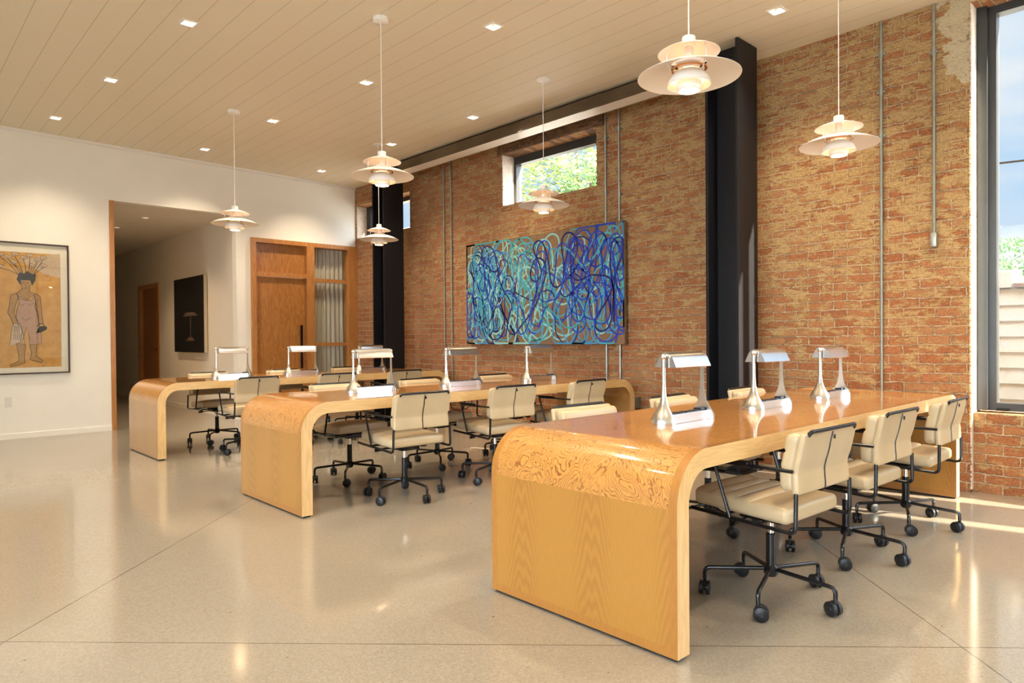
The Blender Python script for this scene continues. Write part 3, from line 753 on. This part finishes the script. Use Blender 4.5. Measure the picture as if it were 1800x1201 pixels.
LX = [(2.92, 3.80, 4.69), (2.875, 3.77, 4.74), (2.93, 3.76, 4.70)]; LY = [1.875, 4.66, 7.66]
for t in range(3):
    for k in range(3):
        lab = 'brushed metal bridge lamp at the %s of the %s desk' % (('left end', 'centre', 'right end')[k], DN[t])
        if first: lamp.location = (LX[t][k], LY[t], DH); lamp['label'] = lab; first = False
        else: dup(lamp, (LX[t][k], LY[t], DH), 0, lab)

# ------------------------------------------------------------------ chairs
def make_chair():
    e = empty('office_chair'); tag(e, '', 'chair', 'beige leather office chairs')
    def sfn(v):
        if v.z > .45:
            ex = max(0, 1-(abs(v.x)/.222)**6); 
            yy = v.y-.012*(v.x/.2)**2; G = (-.20, -.045, .030, .098, .160, .25)
            for g in G[1:-1]: v.z -= .010*math.exp(-((yy-g)/.0045)**2)*ex
            for g0, g1 in zip(G[1:], G[2:]):
                if g0 < yy < g1: v.z += (.014*(1-((yy-g0)/(g1-g0)*2-1)**2)-.006*(1-abs(yy-g0)/(g1-g0)))*ex
            v.z += .006*(1-(v.x/.225)**2)
        v.z += (v.y)*.045
        return v
    bm = nb(); rbox(bm, .45, .445, .066, .022, (14, 110, 2), (0, .025, .440), sfn)
    seat = finish(bm, 'seat', 'leather', e, ang=60)
    lean = lambda v: Vector((v.x, v.y-max(0, v.z-.62)*.21, v.z))
    def bfn(v):
        if v.y > -.175:
            for g in (.625, .70): v.y -= .007*math.exp(-((v.z-g)/.008)**2)
        return lean(v)
    bm = nb(); rbox(bm, .436, .066, .238, .024, (8, 2, 40), (0, -.186, .656), bfn)
    br = finish(bm, 'backrest', 'leather', e, ang=60)
    bm = nb()
    def cfn(v):
        wst = 1-.018*math.exp(-((v.z-.625)/.03)**2)
        return lean(Vector((v.x*wst, v.y+.004*math.exp(-((v.z-.625)/.04)**2), v.z)))
    rbox(bm, .462, .026, .252, .010, (10, 1, 24), (0, -.231, .655), cfn)
    cov = finish(bm, 'back_cover', 'leather', br, ang=60)
    bm = nb(); tube(bm, [lean(Vector((.0012*sin(k*2.1), -.2445+.004*math.exp(-((z-.625)/.04)**2), z))) for k, z in enumerate([.532+.024*i for i in range(11)])], .0035, 6)
    finish(bm, 'zipper', 'black_steel', br)
    bm = nb(); box(bm, -.004, .006, -.287, -.281, .742, .760, bev=.001); finish(bm, 'zipper_pull', 'black_steel', br, smooth=False)
    X = .243; YR = -.240
    yt = -.240-.165*.21-.004
    bm = nb(); tube(bm, [(-X, .245, .401), (-X, YR, .380), (-X+.006, YR, .54)], .0085, 10, bend=.03)
    tube(bm, [(X, .245, .401), (X, YR, .380), (X-.006, YR, .54)], .0085, 10, bend=.03)
    for y in (.10, -.08): tube(bm, [(-X, y, .390), (X, y, .390)], .007, 8)
    finish(bm, 'frame', 'black_steel', e)
    bm = nb(); tube(bm, [(-.205, yt+.006, .770), (-.196, yt-.004, .786), (.196, yt-.004, .786), (.205, yt+.006, .770)], .0085, 10, bend=.012); finish(bm, 'top_rail', 'black_steel', br)
    for s in (-1, 1):
        bm = nb(); tube(bm, [(s*(X+.003), .05, .393), (s*(X+.006), .128, .628), (s*(X+.004), -.232, .628)], .0075, 10, bend=.018)
        a = finish(bm, 'armrest', 'black_steel', e)
        bm = nb(); box(bm, s*(X+.005)-.018, s*(X+.005)+.018, -.045, .135, .630, .645, bev=.005); finish(bm, 'arm_pad', 'black_steel', a)
    bm = nb(); box(bm, -.075, .075, -.09, .11, .355, .388, bev=.006)
    tm = finish(bm, 'tilt_mechanism', 'black_steel', e)
    for s, y in ((-1, .06), (1, .03)):
        bm = nb(); tube(bm, [(s*.07, y, .367), (s*.17, y, .362)], .005, 8); tube(bm, [(s*.165, y, .362), (s*.21, y, .359)], .012, 10); finish(bm, 'lever', 'black_steel', tm)
    bm = nb(); tube(bm, [(0, 0, .28), (0, 0, .358)], .0135, 16); o = finish(bm, 'gas_lift', 'chrome', e); o['label'] = 'chrome gas lift rod'
    bm = nb(); tube(bm, [(0, 0, .13), (0, 0, .288), (0, 0, .292)], [.021, .021, .018], 18)
    lathe(bm, [(0, .100), (.022, .100), (.030, .110), (.031, .140), (.024, .150), (0, .150)], 20); finish(bm, 'column', 'black_steel', e)
    random.seed(11)
    for k in range(5):
        a = radians(127+72*k); c, s = cos(a), sin(a); f = lambda r, z: (r*c, r*s, z)
        bm = nb(); tube(bm, [f(.02, .132), f(.284, .118), f(.284, .070)], .0092, 10, bend=.025); lg = finish(bm, 'leg', 'black_steel', e)
        bm = nb(); th = a+random.uniform(-1.5, 1.5); d = Vector((cos(th), sin(th), 0)); p = Vector((.284*c, .284*s, .031))+Vector((-d.y, d.x, 0))*.012
        for q in (-1, 1):
            m0 = p+d*(q*.006); m1 = p+d*(q*.024)
            tube(bm, [m0, m0+d*q*.002, m1-d*q*.003, m1], [.028, .031, .031, .026], 20)
            tube(bm, [m1, m1+d*q*.002], [.011, .009], 10)
        tube(bm, [p-d*.007, p+d*.007], .013, 12)
        tube(bm, [Vector(f(.284, .045)), Vector(f(.284, .080))], .008, 10)
        finish(bm, 'caster', 'caster', lg)
    return e
chair = make_chair(); used = False
random.seed(3)
CH = {(0, 0): [(2.915, 1.428, 3), (3.790, 1.435, 2), (4.655, 1.41, -1)], (0, 1): [(2.90, 2.27, 183), (3.77, 2.25, 178), (4.70, 2.24, 177)],
      (1, 0): [(2.865, 4.215, 2), (3.765, 4.22, 3), (4.665, 4.22, -2)], (1, 1): [(2.90, 5.07, 182), (3.80, 5.06, 176), (4.72, 5.05, 180)],
      (2, 0): [(2.89, 7.13, -1), (3.80, 7.11, 2), (4.70, 7.12, 1)], (2, 1): [(2.90, 8.05, 181), (3.83, 8.05, 179), (4.72, 8.05, 180)]}
for (t, side), L_ in CH.items():
    for k, (x, y, a) in enumerate(L_):
        lab = 'beige leather chair on the %s side of the %s desk, %s of its three' % (('near', 'far')[side], DN[t], ('leftmost', 'middle one', 'rightmost')[k])
        if not used: chair.location = (x, y, 0); chair.rotation_euler = (0, 0, -radians(a)); chair['label'] = lab; used = True
        else: dup(chair, (x, y, 0), -radians(a), lab)

# ------------------------------------------------------------------ pendants
def make_pendant():
    e = empty('pendant_lamp'); tag(e, '', 'pendant lamp', 'layered white pendant lamps')   # origin at the bottom of the lowest shade
    H = 3.70-2.385
    bm = nb(); tube(bm, [(0, 0, .26), (0, 0, H)], .0035, 8); finish(bm, 'cord', 'white_paint', e)
    bm = nb(); lathe(bm, [(0, H-.03), (.052, H-.03), (.062, H-.024), (.062, H+.02), (0, H+.02)], 32); finish(bm, 'canopy', 'white_paint', e)
    bm = nb(); lathe(bm, [(0, .218), (.033, .218), (.033, .261), (.030, .267), (0, .267)], 24); finish(bm, 'lamp_cap', 'white_paint', e)
    bm = nb(); lathe(bm, shell([(.028, .228), (.07, .217), (.105, .204), (.135, .192), (.150, .184)], .0015), 56); finish(bm, 'upper_shade', 'pink_paint', e, ang=60)
    bm = nb(); lathe(bm, shell([(.048, .106), (.054, .125), (.062, .150)], -.0015), 48); finish(bm, 'inner_cone', 'pink_paint', e, ang=60)
    bm = nb(); lathe(bm, shell([(.085, .133), (.12, .124), (.165, .108), (.21, .089), (.250, .069)], .0016), 72); finish(bm, 'main_shade', 'white_paint', e, ang=60)
    bm = nb(); lathe(bm, [(.076, .105), (.088, .105), (.088, .109), (.076, .109), (.076, .105)], 40); finish(bm, 'copper_ring', 'copper', e, ang=60)
    bm = nb(); lathe(bm, shell([(.052, .098), (.074, .088), (.092, .066), (.101, .044), (.105, .026)], .0015), 48); finish(bm, 'lower_shade', 'white_paint', e, ang=60)
    bm = nb(); lathe(bm, shell([(.058, .045), (.058, .018), (.055, .004), (.050, 0)], .0015), 40); finish(bm, 'bottom_shade', 'white_paint', e, ang=60)
    bm = nb(); lathe(bm, [(0, .012), (.050, .012), (.050, .016), (0, .016)], 32); finish(bm, 'diffuser', 'bulb', e)
    for k in range(3):
        a = radians(20+120*k); c, s = cos(a), sin(a)
        bm = nb(); tube(bm, [(.088*c, .088*s, .088), (.108*c, .108*s, .135), (.112*c, .112*s, .17), (.10*c, .10*s, .212)], .0032, 8, bend=.02); finish(bm, 'strut', 'white_paint', e)
    bm = nb(); ico(bm, (0, 0, .118), .026, 2); finish(bm, 'light_bulb', 'bulb', e)
    bm = nb(); tube(bm, [(0, 0, .143), (0, 0, .22)], .022, 16); finish(bm, 'lamp_holder', 'pink_paint', e)
    return e
pend = make_pendant(); used = False
PP = [(2.975, 1.87, 'near', 'left'), (4.80, 1.86, 'near', 'right'), (2.98, 4.66, 'middle', 'left'), (4.81, 4.65, 'middle', 'right'), (2.97, 7.63, 'far', 'left'), (4.83, 7.64, 'far', 'right')]
DSK = {'near': 'nearest', 'middle': 'middle', 'far': 'farthest'}
for x, y, a, b in PP:
    lab = 'layered pinkish-white pendant lamp above the %s half of the %s desk' % (b, DSK[a])
    if not used: pend.location = (x, y, 2.385); pend['label'] = lab; used = True
    else: dup(pend, (x, y, 2.385), 0, lab)
    for zz, en, rad in ((2.385+.03, PEND, .03), (2.385+.14, PEND*.15, .03)):
        ld = bpy.data.lights.new('pendant_light', 'POINT'); ld.energy = en; ld.color = (1, .68, .38); ld.shadow_soft_size = rad
        lo = bpy.data.objects.new('pendant_light', ld); C.objects.link(lo); lo.location = (x, y, zz if zz > 2.5 else 2.392)

# ------------------------------------------------------------------ recessed lights
def make_down():
    e = empty('recessed_light'); tag(e, '', 'ceiling light', 'small square recessed ceiling lights')
    h = HS; bm = nb()
    for a in ((-h-.012, h+.012, -h-.012, -h+.003), (-h-.012, h+.012, h-.003, h+.012), (-h-.012, -h+.003, -h+.003, h-.003), (h-.003, h+.012, -h+.003, h-.003)): box(bm, a[0], a[1], a[2], a[3], -.005, .002)
    finish(bm, 'trim_ring', 'white_paint', e, smooth=False)
    bm = nb(); q = .022
    B = [bm.verts.new((x*(h-.003), y*(h-.003), 0)) for x, y in ((-1, -1), (1, -1), (1, 1), (-1, 1))]; T = [bm.verts.new((x*q, y*q, .05)) for x, y in ((-1, -1), (1, -1), (1, 1), (-1, 1))]
    for i in range(4): bm.faces.new((B[i], B[(i+1) % 4], T[(i+1) % 4], T[i]))
    finish(bm, 'reflector', 'white_paint', e, smooth=False)
    bm = nb(); box(bm, -q, q, -q, q, .050, .056); finish(bm, 'lamp_glass', 'spotlamp', e, smooth=False)
    return e
dn = make_down(); used = False
names = {0: 'nearest light of the leftmost row', 1: 'middle light of the leftmost row', 2: 'leftmost row light closest to the white wall',
         3: 'nearest light of the second row, above the middle desk', 4: 'second light of the second row', 5: 'third light of the second row', 6: 'second row light closest to the white wall',
         7: 'light by the steel beam, beside the middle right pendant', 8: 'light by the steel beam, beside the far right pendant', 9: 'light in the corner near the far column', 10: 'light nearest the street window'}
for i, (x, y) in enumerate(LP):
    lab = 'small square recessed light, '+names[i] if i in names else 'small square recessed light outside the view, toward the street'
    loc = (x, y, cz(x))
    if not used: dn.location = loc; dn['label'] = lab; used = True
    elif i < 11: dup(dn, loc, 0, lab)
    else: dup(dn, loc, 0, lab, 'recessed ceiling lights behind the viewer')
    ld = bpy.data.lights.new('downlight', 'SPOT'); ld.energy = DOWN; ld.color = (1, .82, .60); ld.spot_size = radians(110); ld.spot_blend = .9; ld.shadow_soft_size = .03
    lo = bpy.data.objects.new('downlight', ld); C.objects.link(lo); lo.location = (x, y, cz(x)+.036)
for i, (x, y) in enumerate(((3.02, 11.17), (2.93, 12.42))):
    e = empty('hallway_downlight', (x, y, 3.0)); tag(e, ('right', 'left')[i]+' round downlight in the hallway ceiling', 'ceiling light')
    bm = nb(); lathe(bm, [(.04, 0), (.055, 0), (.055, -.004), (.04, -.004), (.04, 0)], 24); finish(bm, 'trim_ring', 'white_paint', e)
    bm = nb(); lathe(bm, [(0, -.001), (.04, -.001), (.04, -.003), (0, -.003)], 24); finish(bm, 'lamp_glass', 'spotlamp', e)
    ld = bpy.data.lights.new('hall_light', 'SPOT'); ld.energy = 24; ld.color = (1, .72, .45); ld.spot_size = radians(110); ld.spot_blend = .9; ld.shadow_soft_size = .03
    lo = bpy.data.objects.new('hall_light', ld); C.objects.link(lo); lo.location = (x, y, 2.98)

# ------------------------------------------------------------------ pictures
# large painting of looping strokes
PY0, PY1, PZ0, PZ1 = 4.46, 7.075, 1.088, 2.405
e = empty('blue_painting', (UW, (PY0+PY1)/2, PZ0)); tag(e, 'large painting of tangled blue and teal loops on brown, hung on the brick wall', 'painting')
bm = nb(); box(bm, -.078, -.033, PY0-(PY0+PY1)/2, PY1-(PY0+PY1)/2, 0, PZ1-PZ0, bev=.003); finish(bm, 'canvas', 'canvas', e, smooth=False)
random.seed(21)
bm = nb(); hw = (PY1-PY0)/2; hh = PZ1-PZ0
cols = ['p_pale_teal', 'p_teal', 'p_sky', 'p_cream', 'p_cobalt', 'p_navy']
order = [3, 0, 1, 0, 3, 1, 2, 0, 1, 2, 0, 1, 4, 2, 5, 0, 1, 4, 5, 2, 4, 1, 2, 4, 5, 4]
for si, ci in enumerate(order):
    off = -.0788-si*.00012; wd = random.uniform(.016, .023)
    if ci == 3: wd = .015
    # a pen that steers towards points alternating high and low with a limited turning rate
    p = Vector((random.choice((-1, 1))*hw*.9, hh*random.random())); side = -1 if p.x > 0 else 1
    th = random.uniform(0, 6.28); stp = .012; rmin = random.uniform(.085, .19); wf = random.uniform(2, 6); wp = random.uniform(0, 6); hi = random.random() < .5
    tgt = Vector((p.x, hh*.9)); pts = []; adv = random.uniform(.10, .30)
    for k in range(int(random.uniform(8.5, 12)/stp)):
        d = tgt-p; want = math.atan2(d.y, d.x); dd = (want-th+pi) % (2*pi)-pi
        mx_ = stp/rmin; th += max(-mx_, min(mx_, dd*.22))+stp*4.2*sin(k*stp*wf+wp)
        p = p+Vector((cos(th), sin(th)))*stp
        if d.length < .13:
            hi = not hi; x_ = p.x+side*random.uniform(-.6, 1.7)*adv
            if x_ > hw*.97 or x_ < -hw*.97: side = -side; x_ = max(-hw*.97, min(hw*.97, x_))
            y_ = random.uniform(.82, .99) if hi else random.uniform(.01, .18)
            if random.random() < .5: y_ = random.uniform(.3, .7)
            tgt = Vector((x_, hh*y_))
        pts.append((max(-hw+.009, min(hw-.009, p.x)), max(.012, min(hh-.012, p.y))))
    pts = pts[::2]
    ribbon(bm, pts, wd, 'x', off, ci)
bmesh.ops.recalc_face_normals(bm, faces=bm.faces)
finish(bm, 'paint_strokes', cols, e, smooth=False)

# framed figure print on the white wall
e = empty('framed_print', (1.36, VW, .775)); tag(e, 'framed ochre print of a standing figure holding an iron, on the white wall', 'picture')
ox, oz = 1.36, .775
fx0, fx1, fz1 = -.47, .47, 1.59
bm = nb()
for a in ((fx0, fx1, 0, .016), (fx0, fx1, fz1-.016, fz1)): box(bm, a[0], a[1], -.035, -.003, a[2], a[3])
for a in ((fx0, fx0+.016), (fx1-.016, fx1)): box(bm, a[0], a[1], -.035, -.003, .016, fz1-.016)
finish(bm, 'picture_frame', 'picture_frame', e, smooth=False)
bm = nb(); box(bm, fx0+.012, fx1-.012, -.012, -.004, .012, fz1-.012); finish(bm, 'mat_board', 'mat_board', e, smooth=False)
def q(x, y):   # print layout in local metres, measured on the print's own surface
    p = x/4.286; yy = 400+y/4.286
    return (1.107+.0063*p-.0000027*p*p-ox, 1.724-(yy-520-(p-42)*.02)*.00697-oz)
bm = nb(); px1 = q(452, 0)[0]
poly = [(-px1, q(0, 1045)[1]), (px1, q(0, 1045)[1]), (px1+.003, q(0, 600)[1]), (px1, q(0, 190)[1]), (-px1, q(0, 190)[1])]
extr(bm, poly, 'y', -.0135, -.012); finish(bm, 'print_sheet', 'paper', e, smooth=False)
bm = nb(); mats = ['ink', 'p_pink', 'p_skin', 'ink_dark', 'p_cotton']
def fill(pts, mi, off):
    f = bm.faces.new([bm.verts.new((*(q(*p)[:1]), off, q(*p)[1])) for p in pts]); f.material_index = mi; f.normal_update()
    bmesh.ops.triangulate(bm, faces=[f])
def line(pts, wd=.006, mi=0, off=-.0142, closed=False): ribbon(bm, [q(*p) for p in pts], wd, 'y', off, mi, closed)
fill([(0, 165), (150, 250), (250, 310), (340, 350), (450, 380), (450, 190)][1:], 4, -.01362)
skin = [(170, 460), (130, 498), (90, 510), (75, 600), (66, 640), (95, 700), (110, 745), (140, 745), (125, 690), (108, 640), (118, 590), (130, 560), (140, 520), (200, 545), (250, 510), (262, 560), (272, 640), (285, 735), (318, 730), (305, 640), (300, 560), (296, 520), (270, 500), (222, 490), (222, 440), (240, 420), (215, 385), (160, 385), (158, 430)]
fill(skin, 2, -.01372); line(skin, closed=True)
body = [(130, 500), (146, 560), (132, 610), (122, 680), (150, 730), (165, 770), (150, 850), (165, 850), (196, 745), (215, 830), (212, 880), (300, 878), (298, 790), (285, 730), (276, 650), (256, 600), (262, 560), (252, 500), (240, 545), (200, 550), (150, 540)]
fill(body, 1, -.01384); line(body, closed=True, off=-.0143)
for leg in ([(122, 865), (138, 960), (135, 1000), (75, 1025), (78, 1038), (140, 1028), (180, 1015), (178, 960), (188, 880)], [(215, 885), (228, 950), (215, 990), (240, 1000), (300, 1020), (312, 1008), (262, 965), (266, 885)]):
    fill(leg, 2, -.01378); line(leg, closed=True)
hair = [(130, 395), (150, 340), (180, 352), (205, 330), (235, 350), (268, 352), (262, 400), (240, 440), (225, 400), (160, 398), (160, 440)]
fill(hair, 3, -.0140)
line([(172, 420), (186, 416)], .006); line([(200, 416), (216, 420)], .006); line([(195, 425), (190, 442), (200, 444)], .004); line([(182, 458), (198, 455), (208, 460)], .006)
line([(140, 570), (165, 588), (185, 575)], .004); line([(205, 575), (225, 588), (250, 570)], .004); line([(160, 680), (190, 698), (225, 680)], .004)
for tip in ((20, 215), (70, 232), (120, 210), (178, 232), (224, 215), (278, 245), (322, 228), (112, 268), (238, 290), (325, 288), (15, 300)):
    bx = 200+(tip[0]-190)*.32
    line([(bx, 360), ((bx+tip[0])/2+6, (360+tip[1])/2), (tip[0], tip[1]+14)], .007)
    c = [(tip[0]+22*cos(a)*(1+.18*cos(3*a)), tip[1]+16*sin(a)*(1+.18*cos(3*a))) for a in (2*pi*k/18 for k in range(18))]
    fill(c, 4, -.0139); line(c, .004, closed=True, off=-.0144)
    line([(tip[0]-9, tip[1]+10), tip, (tip[0]+9, tip[1]+10)], .006)
iron = [(262, 795), (275, 765), (290, 745), (325, 740), (345, 750), (342, 768), (300, 790)]
fill(iron, 3, -.0141); line([(272, 745), (290, 722), (322, 728), (325, 742)], .008, 3, -.0145)
cloth = [(100, 720), (88, 800), (75, 885), (120, 875), (160, 855), (185, 880), (165, 780), (150, 730)]
fill(cloth, 4, -.0139); line(cloth, .005, closed=True)
for k in range(4): line([(112+k*11, 740), (104+k*13, 840)], .004)
bmesh.ops.recalc_face_normals(bm, faces=bm.faces)
finish(bm, 'figure_drawing', mats, e, smooth=False)
bm = nb(); box(bm, fx0+.012, fx1-.012, -.022, -.019, .012, fz1-.012); finish(bm, 'picture_glass', 'print_glass', e, smooth=False)

# dark painting in the hallway
e = empty('dark_painting', (3.925, 11.95, .97)); tag(e, 'nearly black painting of a glowing lamp on the hallway wall', 'painting')
bm = nb(); box(bm, -.06, -.01, -.72, .72, 0, 1.24); finish(bm, 'canvas_edge', 'cream_edge', e, smooth=False)
bm = nb(); box(bm, -.063, -.0601, -.72, .72, 0, 1.24); cv = finish(bm, 'canvas', 'night', e, smooth=False)
M['dim_glow'] = simple('painted_lamp_glow', (.10, .065, .045), .6, var=.3, scale=12)
bm = nb(); X_ = -.0636
def poly2(pts):
    bm.faces.new([bm.verts.new((X_, a, b)) for a, b in pts])
poly2([(-.42, .60), (.25, .60), (.12, .66), (-.30, .66)]); poly2([(-.115, .24), (-.085, .24), (-.085, .60), (-.115, .60)]); poly2([(-.30, .19), (.14, .19), (.02, .245), (-.2, .245)])
bmesh.ops.recalc_face_normals(bm, faces=bm.faces); finish(bm, 'painted_lamp', 'dim_glow', e, smooth=False)
